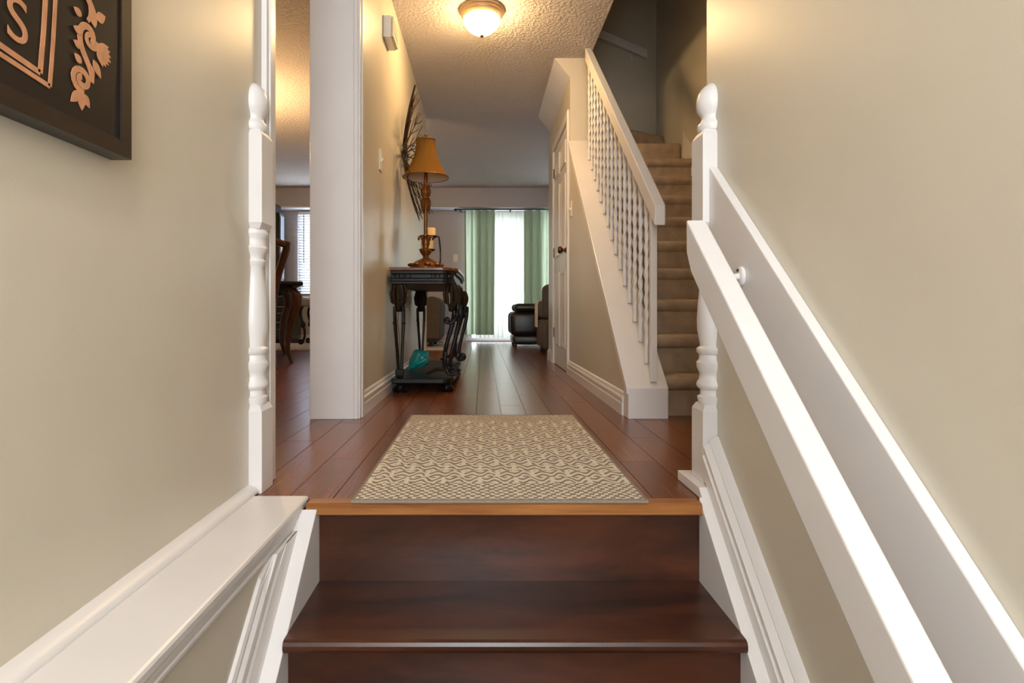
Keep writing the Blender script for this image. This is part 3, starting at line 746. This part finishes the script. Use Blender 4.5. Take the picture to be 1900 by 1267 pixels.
for (z0, z1, rr, tp) in ((1.240, 1.345, .032, .043), (1.258, 1.145, .034, .047)):
    for k in range(6):
        a = 2 * PI * k / 6 + (0.3 if z1 > z0 else 0); c, s = math.cos(a), math.sin(a)
        bm = bm_new(); rings = []
        for q, (r, wd) in enumerate(((.014, .004), (rr * .9, .015), (rr, .016), (rr * .8, .010), (tp, .0015))):
            z = z0 + (z1 - z0) * q / 4
            rings.append([(TX + (r + dr) * c - w_ * s, TY + (r + dr) * s + w_ * c, z) for dr, w_ in ((.003, 0), (0, wd), (-.003, 0), (0, -wd))])
        ring_loft(bm, rings); obj('leaf', bm, 'bronze', t, True)
bm = bm_new(); lathe(bm, [(1.243, .014), (1.246, .024), (1.252, .024), (1.256, .014)], TX, TY, 16); obj('collar', bm, 'bronze', t, True)
for s in (-1, 1):
    bm = bm_new(); tube(bm, [(TX + s * .037, TY - .01, 1.165), (TX + s * .037, TY - .01, 1.145)], .001, 5); lathe(bm, [(1.145, .001), (1.135, .004), (1.125, .005), (1.117, .001)], TX + s * .037, TY - .01, 8); obj('crystal_drop', bm, 'crystal', t, True)
bm = bm_new(); prof = [(1.385 + .25 * s, .062 + .090 * (1 - s) ** 2.0 + .0) for s in [i / 10 for i in range(11)]]
NS = 32
def scal(r, j): return r * (1 + .012 * abs(math.sin(4 * 2 * PI * j / NS / 2)))
rings = [[(TX + scal(r, j) * math.cos(2 * PI * j / NS), TY + scal(r, j) * math.sin(2 * PI * j / NS), z) for j in range(NS)] for z, r in prof]
rings_in = [[(TX + (scal(r, j) - .003) * math.cos(2 * PI * j / NS), TY + (scal(r, j) - .003) * math.sin(2 * PI * j / NS), z) for j in range(NS)] for z, r in prof]
ring_loft(bm, rings, False); shd = obj('shade', bm, 'shade', t, True)
bm = bm_new(); ring_loft(bm, rings_in, False); obj('shade_lining', bm, 'shade_in', shd, True)
bm = bm_new()
for z, r in ((1.385, .153), (1.635, .0635)):
    tube(bm, [(TX + r * math.cos(2 * PI * j / 32), TY + r * math.sin(2 * PI * j / 32), z) for j in range(33)], .003, 6)
obj('shade_trim', bm, 'bronze', shd, True)
bm = bm_new(); lathe(bm, [(1.4305, .017), (1.45, .018), (1.48, .014), (1.482, .012), (1.50, .024), (1.53, .029), (1.555, .02), (1.565, .004)], TX, TY, 14); obj('socket_and_bulb', bm, 'shade_in', t, True)
bm = bm_new(); tube(bm, [(TX, TY, 1.564), (TX, TY, 1.65)], .003, 6); lathe(bm, [(1.648, .004), (1.652, .008), (1.656, .005), (1.664, .010), (1.674, .009), (1.680, .002)], TX, TY, 10)
for a in (0, PI): tube(bm, [(TX, TY, 1.634), (TX + .0655 * math.cos(a), TY, 1.633)], .0025, 5)
obj('finial', bm, 'brass', t, True)
# lamp cord down the wall
tag(obj('lamp_cord', (lambda b: (tube(b, [(-.570, 3.86, .70), (-.571, 3.84, .58), (-.568, 3.80, .50), (-.570, 3.78, .42), (-.556, 3.74, .35), (-.558, 3.79, .29), (-.566, 3.84, .25), (-.560, 3.80, .20), (-.557, 3.76, .16)], .0035, 6), b)[1])(bm_new()), 'cord', smooth=True), 'thin lamp cord painted as yellow-lit, hanging on the wall behind the carved table', 'cord')

# two-candle holder behind the lamp
HX, HY = -.405, 4.28
t = thing('candle_holder', 'dark metal stand holding two cream pillar candles behind the lamp', 'candle holder', (HX, HY, .755))
bm = bm_new(); lathe(bm, [(.7555, .07), (.762, .072), (.768, .05), (.775, .012)], HX + .03, HY, 20); obj('base', bm, 'iron', t, True)
for (cx_, cz_, HY) in ((HX + .012, 1.055, 4.28), (HX - .010, .945, 4.20)):
    w_ = 1.0 if cz_ > 1 else 1.25
    bm = bm_new(); lathe(bm, [(cz_ - .022, .010), (cz_ - .012, .030 * w_), (cz_, .048 * w_), (cz_ + .004, .048 * w_), (cz_ + .001, .040 * w_)], cx_, HY, 20); obj('cup', bm, 'iron', t, True)
for (cx_, z0, z1, HY) in ((HX + .012, 1.0595, 1.118, 4.28), (HX - .010, .9495, 1.040, 4.19)):
    w_ = 1.0 if z0 > 1 else 1.35
    bm = bm_new(); lathe(bm, [(z0, .033 * w_), (z1 - .004, .034 * w_), (z1, .031 * w_), (z1 - .003, .018), (z1 - .004, .004)], cx_, HY, 20); cd = tag(obj('candle', bm, 'wax', None, True), 'cream pillar candle on the upper cup of the metal stand' if z0 > 1 else 'taller cream pillar candle on the lower cup of the metal stand', 'candle', 'pillar candles behind the lamp')
    bm = bm_new(); tube(bm, [(cx_, HY, z1 - .0035), (cx_, HY, z1 + .008)], .001, 5); obj('wick', bm, 'black_iron', cd)
HY = 4.28
bm = bm_new(); tube(bm, bez((HX + .03, HY, .775), (HX + .10, HY, .80), (HX + .085, HY, .95), (HX + .07, HY, 1.05), 12) + [(HX + .055, HY, 1.058)], .006, 8); obj('arm', bm, 'black_iron', t, True)
bm = bm_new(); tube(bm, bez((HX + .03, HY, .775), (HX + .06, HY, .86), (HX - .01, HY, .84), (HX - .010, 4.20, .925), 12), .006, 8); obj('arm', bm, 'iron', t, True)

# ------------------------------------------------------------------ twig wall sculpture
WX, WY, WZ = -.577, 4.02, 1.60
t = thing('twig_wall_sculpture', 'round bronze twig sculpture bowing out from the hall wall behind the lamp', 'wall art', (WX, WY, WZ))
random.seed(11)
def wp(r, a, j=0.0):
    return (WX + .014 + .10 * (r / .44) ** 1.5 + j, WY + r * math.cos(a), WZ + r * math.sin(a))
bm = bm_new()
tube(bm, [wp(.055, 2 * PI * i / 24) for i in range(25)], .006, 6); tube(bm, [wp(.10, 2 * PI * i / 24 + .1, .004 * math.sin(3 * i)) for i in range(25)], .004, 6)
ball(bm, (WX + .008, WY, WZ), .007, .03, .03, 10, 6)
for i in range(6): tube(bm, [wp(.0, 0), wp(.06, 2 * PI * i / 6)], .004, 5)
obj('hub', bm, 'iron', t, True)
NT = 18
for k in range(NT):
    a = 2 * PI * k / NT + random.uniform(-.07, .07); rm = random.uniform(.39, .46)
    bm = bm_new()
    c1 = random.uniform(-.18, .18)
    main = [wp(r, a + c1 * math.sin(PI * r / .46)) for r in [.05 + (rm - .05) * i / 9 for i in range(10)]]
    tube(bm, main, [.0060 - .0003 * i for i in range(10)], 5)
    for fr_, s in ((.16, 1), (.21, -1), (.29, 1), (.32, -1)):
        end = min(.47, fr_ + random.uniform(.10, .16)); sp = s * random.uniform(.13, .2)
        br = [wp(fr_ + (end - fr_) * i / 5, a + c1 * math.sin(PI * fr_ / .46) + sp * math.sin(PI / 2 * i / 5)) for i in range(6)]
        tube(bm, br, [.0042, .004, .0037, .0034, .003, .0026], 5)
    obj('twig', bm, 'iron', t, True)

# ------------------------------------------------------------------ far windows, curtains
dn = struct(obj('door_2', boxes((-.25, -.19, 9.37, 9.45, 0, 2.10), (1.59, 1.65, 9.37, 9.45, 0, 2.10), (-.19, 1.59, 9.37, 9.45, 2.04, 2.10), (-.19, 1.59, 9.37, 9.45, 0, .07), (.66, .74, 9.37, 9.45, .07, 2.04)), 'frame_grey'))
for xa, xb in ((-.19, .66), (.74, 1.59)): obj('pane', boxes((xa, xb, 9.405, 9.411, .07, 2.04)), 'glass', dn)
obj('track', boxes((-.30, 1.65, 9.30, 9.37, 0, .055), (-.30, 1.65, 9.27, 9.30, 0, .03)), 'frame_grey', dn, bevel=.004)
wn = struct(obj('window_1', boxes((-3.05, -3.0, 9.37, 9.45, .72, 2.10), (-2.0, -1.95, 9.37, 9.45, .72, 2.10), (-3.0, -2.0, 9.37, 9.45, 2.05, 2.10), (-3.0, -2.0, 9.37, 9.45, .72, .77), (-2.52, -2.48, 9.37, 9.45, .77, 2.05)), 'frame_grey'))
obj('pane', boxes((-3.0, -2.52, 9.405, 9.411, .77, 2.05)), 'glass', wn); obj('pane', boxes((-2.48, -2.0, 9.405, 9.411, .77, 2.05)), 'glass', wn)
t = thing('window_blind', 'white horizontal slat blind glowing in the dining room window', 'blind', (-2.5, 9.32, .74))
obj('headrail', boxes((-3.03, -1.97, 9.29, 9.345, 2.07, 2.12)), 'blind', t)
bm = bm_new(); prism(bm, [(-.015, .0185), (-.0135, .0195), (.015, -.0185), (.0135, -.0195)], 'x', -.525, .525)
sm = bpy.data.meshes.new('slat'); bm.to_mesh(sm); bm.free(); sm.materials.append(M['blind'])
for i in range(30):
    o = bpy.data.objects.new('slat', sm); COL.objects.link(o); o.parent = t; o.location = Vector((-2.5, 9.318, .77 + i * .0437)) - WL[t]
obj('bottom_rail', boxes((-3.03, -1.97, 9.30, 9.335, .735, .752)), 'blind', t)
bm = bm_new(); tube(bm, [(-2.93, 9.278, 2.08), (-2.93, 9.278, 1.28)], .006, 6); obj('tilt_wand', bm, 'black_iron', t, True)

def curtain(name, x0, x1, z0, z1, y, amp, folds, mat, label, seed, parent=None, flare=0.0):
    random.seed(seed); nx, nz = folds * 12, 24
    ph = [random.uniform(-.6, .6) for _ in range(folds + 2)]; am = [random.uniform(.6, 1.2) for _ in range(folds + 2)]
    bm = bm_new(); g = []
    for j in range(nz + 1):
        tz = j / nz; z = z0 + (z1 - z0) * tz; row = []
        for i in range(nx + 1):
            s = i / nx; f = s * folds; k = int(min(f, folds - 1)); a = am[k] * (1 - (f - k)) + am[k + 1] * (f - k); p = ph[k] * (1 - (f - k)) + ph[k + 1] * (f - k)
            e = (.35 + .65 * (1 - tz) ** .6) if tz < .93 else .35 + .8 * (tz - .93) / .07 * .4
            dy = amp * a * e * math.sin(2 * PI * f + p * (1 - tz)) + amp * .25 * math.sin(4 * PI * f + 2.2 * p)
            dx = flare * (1 - tz) * (s - .5)
            row.append(bm.verts.new((x0 + (x1 - x0) * s + dx, y + dy, z)))
        g.append(row)
    for j in range(nz):
        for i in range(nx): bm.faces.new((g[j][i], g[j][i + 1], g[j + 1][i + 1], g[j + 1][i]))
    o = obj(name, bm, mat, parent, True)
    if parent is None: tag(o, label, 'curtain', None)
    return o
curtain('green_curtain', -.305, .185, .115, 2.125, 9.17, .032, 4, 'green_curtain', 'sage green curtain panel nearest the carved table', 3, flare=-.03)
curtain('green_curtain', .655, 1.30, .09, 2.125, 9.17, .032, 5, 'green_curtain', 'sage green curtain panel behind the black leather recliner', 5)
curtain('sheer_curtain', -.12, 1.0, .06, 2.105, 9.235, .02, 15, 'sheer', 'cream sheer curtain glowing between the two green panels', 9)
t = thing('curtain_rod', 'dark curtain rod with ball finial under the soffit', 'curtain rod', (.5, 9.17, 2.10))
bm = bm_new(); tube(bm, [(-.42, 9.17, 2.135), (1.75, 9.17, 2.135)], .010, 8); obj('rod', bm, 'black_iron', t, True)
bm = bm_new(); ball(bm, (-.445, 9.17, 2.135), .028, .026, .026); obj('finial', bm, 'black_iron', t, True)
for xx in (-.36, .435, 1.5):
    bm = bm_new(); tube(bm, [(xx, 9.348, 2.12), (xx, 9.20, 2.115), (xx, 9.155, 2.112), (xx, 9.15, 2.125)], .010, 6); obj('bracket', bm, 'black_iron', t, True)

# ------------------------------------------------------------------ living room seats
t = thing('leather_recliner', 'black leather recliner with padded arm beside the curtains', 'recliner', (.85, 8.1, 0))
bm = bm_new(); rbox(bm, .40, 1.25, 7.74, 8.5, .04, .17, .04); obj('base', bm, 'leather', t, True)
bm = bm_new(); rbox(bm, .365, .86, 7.70, 7.92, .16, .49, .07, 4); obj('arm', bm, 'leather', t, True)
bm = bm_new(); rbox(bm, .42, .95, 7.685, 7.925, .49, .60, .05, 4); obj('arm_pad', bm, 'leather', t, True)
bm = bm_new(); rbox(bm, .365, .86, 8.32, 8.54, .16, .49, .07, 4); obj('arm', bm, 'leather', t, True)
bm = bm_new(); rbox(bm, .42, .95, 8.315, 8.545, .49, .60, .05, 4); obj('arm_pad', bm, 'leather', t, True)
bm = bm_new(); rbox(bm, .38, .92, 7.925, 8.315, .175, .47, .06, 4); obj('seat', bm, 'leather', t, True)
bm = bm_new(); rbox(bm, .965, 1.25, 7.72, 8.52, .175, 1.0, .09, 4); obj('backrest', bm, 'leather', t, True)
for xx, yy in ((.44, 7.78), (.44, 8.46), (1.2, 7.78), (1.2, 8.46)):
    bm = bm_new(); lathe(bm, [(0.0005, .018), (.0395, .022)], xx, yy, 10); obj('foot', bm, 'black_iron', t)
t = thing('taupe_sofa', 'dark taupe sofa just past the closet door corner', 'sofa', (1.6, 6.75, 0))
bm = bm_new(); rbox(bm, .67, 2.55, 6.38, 7.20, .06, .40, .04); obj('base', bm, 'taupe', t, True)
bm = bm_new(); rbox(bm, .67, 2.55, 6.34, 6.60, .405, .80, .07, 4); obj('backrest', bm, 'taupe', t, True)
bm = bm_new(); rbox(bm, .66, .88, 6.605, 7.20, .405, .62, .07, 4); obj('arm', bm, 'taupe', t, True)
bm = bm_new(); rbox(bm, 2.33, 2.56, 6.605, 7.20, .405, .62, .07, 4); obj('arm', bm, 'taupe', t, True)
bm = bm_new(); rbox(bm, .885, 2.325, 6.605, 7.22, .405, .50, .04, 4); obj('seat_cushion', bm, 'taupe', t, True)
for xx, yy in ((.74, 6.45), (.74, 7.12), (2.48, 6.45), (2.48, 7.12)):
    obj('foot', boxes((xx - .03, xx + .03, yy - .03, yy + .03, 0, .0595)), 'ebony', t)
bm = bm_new(); prism(bm, [(.648, .30), (.6585, .30), (.6585, .57), (.672, .612), (.70, .6225), (.84, .6225), (.84, .634), (.695, .634), (.662, .62), (.648, .575)], 'y', 6.90, 7.19); tag(obj('throw_blanket', bm, 'cream_fabric', None, True), 'cream throw hanging over the arm of the taupe sofa', 'blanket')
t = thing('brown_sofa', 'brown rounded-arm sofa on the pale rug seen beneath the console table', 'sofa', (-1.2, 8.1, .012))
bm = bm_new(); rbox(bm, -1.85, -.60, 7.72, 8.5, .07, .40, .05); obj('base', bm, 'taupe', t, True)
for xa in (-.82, -1.88):
    bm = bm_new(); prism(bm, [(xa + .02, .12), (xa + .23, .12)] + [(xa + .125 + .125 * math.cos(a), .57 + .125 * math.sin(a)) for a in [PI * i / 10 for i in range(11)]], 'y', 7.68, 8.52); obj('arm', bm, 'taupe', t, True, .01)
bm = bm_new(); rbox(bm, -1.62, -.83, 8.22, 8.54, .405, .88, .08, 4); obj('backrest', bm, 'taupe', t, True)
bm = bm_new(); rbox(bm, -1.62, -.83, 7.70, 8.215, .405, .52, .05, 4); obj('seat_cushion', bm, 'taupe', t, True)
for xx, yy in ((-1.75, 7.8), (-.72, 7.8), (-1.75, 8.42), (-.72, 8.42)):
    obj('foot', boxes((xx - .03, xx + .03, yy - .03, yy + .03, .012, .0695)), 'ebony', t)
tag(obj('area_rug', boxes((-3.3, -.50, 7.2, 8.62, 0, .012)), 'pale_rug', bevel=.004), 'pale grey area rug under the far dining furniture and sofa', 'rug')

# ------------------------------------------------------------------ dining side
# table
t = thing('dining_table', 'dark carved dining table with curved legs seen through the side opening', 'table', (-2.3, 6.0, 0))
bm = bm_new(); rbox(bm, -3.0, -1.72, 5.30, 6.75, .735, .772, .012, 3); obj('top', bm, 'ebony', t, True)
obj('apron', boxes((-2.92, -1.84, 5.42, 5.445, .672, .734), (-2.92, -1.84, 6.61, 6.635, .672, .734), (-2.92, -2.895, 5.445, 6.61, .672, .734), (-1.865, -1.84, 5.445, 6.61, .672, .734)), 'ebony', t)
for sx, sy, X0, Y0_ in ((1, -1, -1.83, 5.42), (-1, -1, -2.93, 5.42), (1, 1, -1.83, 6.62), (-1, 1, -2.93, 6.62)):
    bm = bm_new(); rings = []
    for s, off, r in ((0, -.02, .036), (.04, .01, .052), (.12, .055, .054), (.25, .05, .046), (.45, .005, .040), (.65, -.022, .028), (.82, -.022, .024), (.94, .0, .020), (1.0, .018, .022)):
        z = .735 - .734 * s
        rings.append([(X0 + sx * off + r * math.cos(2 * PI * j / 10), Y0_ + sy * off * .4 + r * math.sin(2 * PI * j / 10), z) for j in range(10)])
    ring_loft(bm, rings); obj('leg', bm, 'cherry', t, True)
# chair, its back to the camera, at the near end of the table
def spin(root, px, py, deg):
    a = math.radians(deg); v = root.location; dx, dy = v.x - px, v.y - py
    root.location = (px + dx * math.cos(a) - dy * math.sin(a), py + dx * math.sin(a) + dy * math.cos(a), v.z); root.rotation_euler.z = a
spin(t, -1.74, 5.40, 22)
t = thing('dining_chair', 'reddish brown wooden dining chair with curved back post beside the dining table', 'chair', (-2.0, 5.0, 0))
for s in (-1, 1):
    bm = bm_new(); bx_ = -2.0 + s * .225
    pts = bez((bx_ - s * .0, 4.90, 0.002), (bx_ - s * .02, 5.0, .25), (bx_ - s * .01, 4.98, .50), (bx_ + s * .02, 4.93, .75), 8) + bez((bx_ + s * .02, 4.93, .75), (bx_ + s * .045, 4.90, .92), (bx_ + s * .08, 4.86, 1.0), (bx_ + s * .085, 4.84, 1.09), 6)[1:]
    tube(bm, pts, [.020, .022, .024, .026, .027, .027, .027, .028, .029, .030, .031, .032, .032, .032, .026], 8); obj('back_post', bm, 'cherry', t, True)
    bm = bm_new(); tube(bm, bez((bx_, 5.40, .44), (bx_ + s * .03, 5.43, .30), (bx_ - s * .01, 5.40, .15), (bx_ + s * .01, 5.42, .002), 8), [.030, .030, .028, .026, .024, .022, .020, .019, .02], 8); obj('leg', bm, 'cherry', t, True)
bm = bm_new(); tube(bm, bez((-2.285, 4.845, 1.06), (-2.15, 4.83, 1.12), (-1.85, 4.83, 1.12), (-1.715, 4.845, 1.06), 10), .030, 8); obj('top_rail', bm, 'cherry', t, True)
bm = bm_new()
for s in (-1, 0, 1): tube(bm, [(-2.0 + s * .08, 4.955, .50), (-2.0 + s * .05, 4.93, .72), (-2.0 + s * .10, 4.86, 1.08)], .018, 6)
obj('splat', bm, 'cherry', t, True)
bm = bm_new(); rbox(bm, -2.25, -1.75, 4.985, 5.43, .43, .475, .012); obj('seat_frame', bm, 'cherry', t, True)
bm = bm_new(); rbox(bm, -2.22, -1.78, 5.01, 5.41, .4755, .52, .02); obj('seat_cushion', bm, 'taupe', t, True)
spin(t, -1.72, 4.88, 36)
# china cabinet
t = thing('china_cabinet', 'black lacquer cabinet with silver-handled drawers and glass upper side beside the blind', 'cabinet', (-3.4, 9.0, 0))
obj('base_cabinet', boxes((-3.9, -2.97, 8.80, 9.26, .06, .88)), 'black_lacquer', t, bevel=.005)
obj('plinth', boxes((-3.86, -3.0, 8.84, 9.24, .0, .0595)), 'ebony', t)
bm = bm_new(); rbox(bm, -3.93, -2.93, 8.76, 9.27, .8805, .93, .015); obj('counter', bm, 'ebony', t, True)
for c_ in range(3):
    for k, (za, zb) in enumerate(((.10, .33), (.36, .57), (.60, .85))):
        xb = -2.995 - c_ * .30; xa = xb - .28
        dr = obj('drawer', boxes((xa, xb, 8.785, 8.7995, za, zb)), 'black_lacquer', t, bevel=.004)
        obj('drawer_edge', boxes((xa, xb, 8.782, 8.785, zb - .012, zb)), 'silver', dr)
        bm = bm_new(); zc = (za + zb) / 2; tube(bm, [((xa + xb) / 2 - .05, 8.785, zc), ((xa + xb) / 2 - .045, 8.765, zc), ((xa + xb) / 2 + .045, 8.765, zc), ((xa + xb) / 2 + .05, 8.785, zc)], .008, 6); obj('handle', bm, 'silver', dr, True)
up = obj('upper_cabinet', boxes((-3.9, -3.15, 8.79, 8.99, .931, 2.02)), 'black_lacquer', t, bevel=.004)
obj('glass_side', boxes((-3.1495, -3.142, 8.82, 8.97, 1.0, 1.98)), 'cabinet_glass', up)
obj('door_frame', boxes((-3.86, -3.52, 8.775, 8.7895, .96, 1.99), (-3.50, -3.17, 8.775, 8.7895, .96, 1.99)), 'black_lacquer', up)
tag(obj('speaker_box', boxes((-3.75, -3.19, 8.74, 8.97, 2.0205, 2.15)), 'canvas_black', None, bevel=.01), 'small black box on top of the tall china cabinet', 'box')
# ornate iron side chair
t = thing('ornate_iron_chair', 'black scrolled iron chair with grey seat in front of the blind', 'chair', (-2.35, 8.4, .012))
bm = bm_new(); rbox(bm, -2.62, -2.14, 8.15, 8.6, .56, .66, .04, 4); obj('seat', bm, 'grey_fabric', t, True)
for xx in (-2.60, -2.16):
    bm = bm_new(); tube(bm, bez((xx, 8.58, .56), (xx - .02, 8.60, .9), (xx + .03, 8.64, 1.2), (xx, 8.66, 1.46), 10) + spiral((xx + .03, 8.66, 1.46), .03, .008, PI, -1.2, 10)[1:], .012, 6); obj('back_post', bm, 'black_iron', t, True)
    for yy in (8.2, 8.56):
        bm = bm_new(); tube(bm, bez((xx, yy, .57), (xx - .12, yy, .45), (xx + .10, yy, .25), (xx, yy, .06), 12) + spiral((xx - .035, yy, .06), .035, .012, 0, -1.1, 12)[1:], .018, 6); ball(bm, (xx, yy, .30), .04, .04, .05, 8, 6); obj('leg', bm, 'black_iron', t, True)
bm = bm_new()
for k in range(4): tube(bm, [(-2.60 + .11 * (k + .5), 8.60, .66), (-2.60 + .11 * (k + .5), 8.65, 1.35)], .007, 6)
tube(bm, bez((-2.60, 8.655, 1.36), (-2.5, 8.655, 1.5), (-2.26, 8.655, 1.5), (-2.16, 8.655, 1.36), 10), .011, 6); obj('back_grille', bm, 'black_iron', t, True)
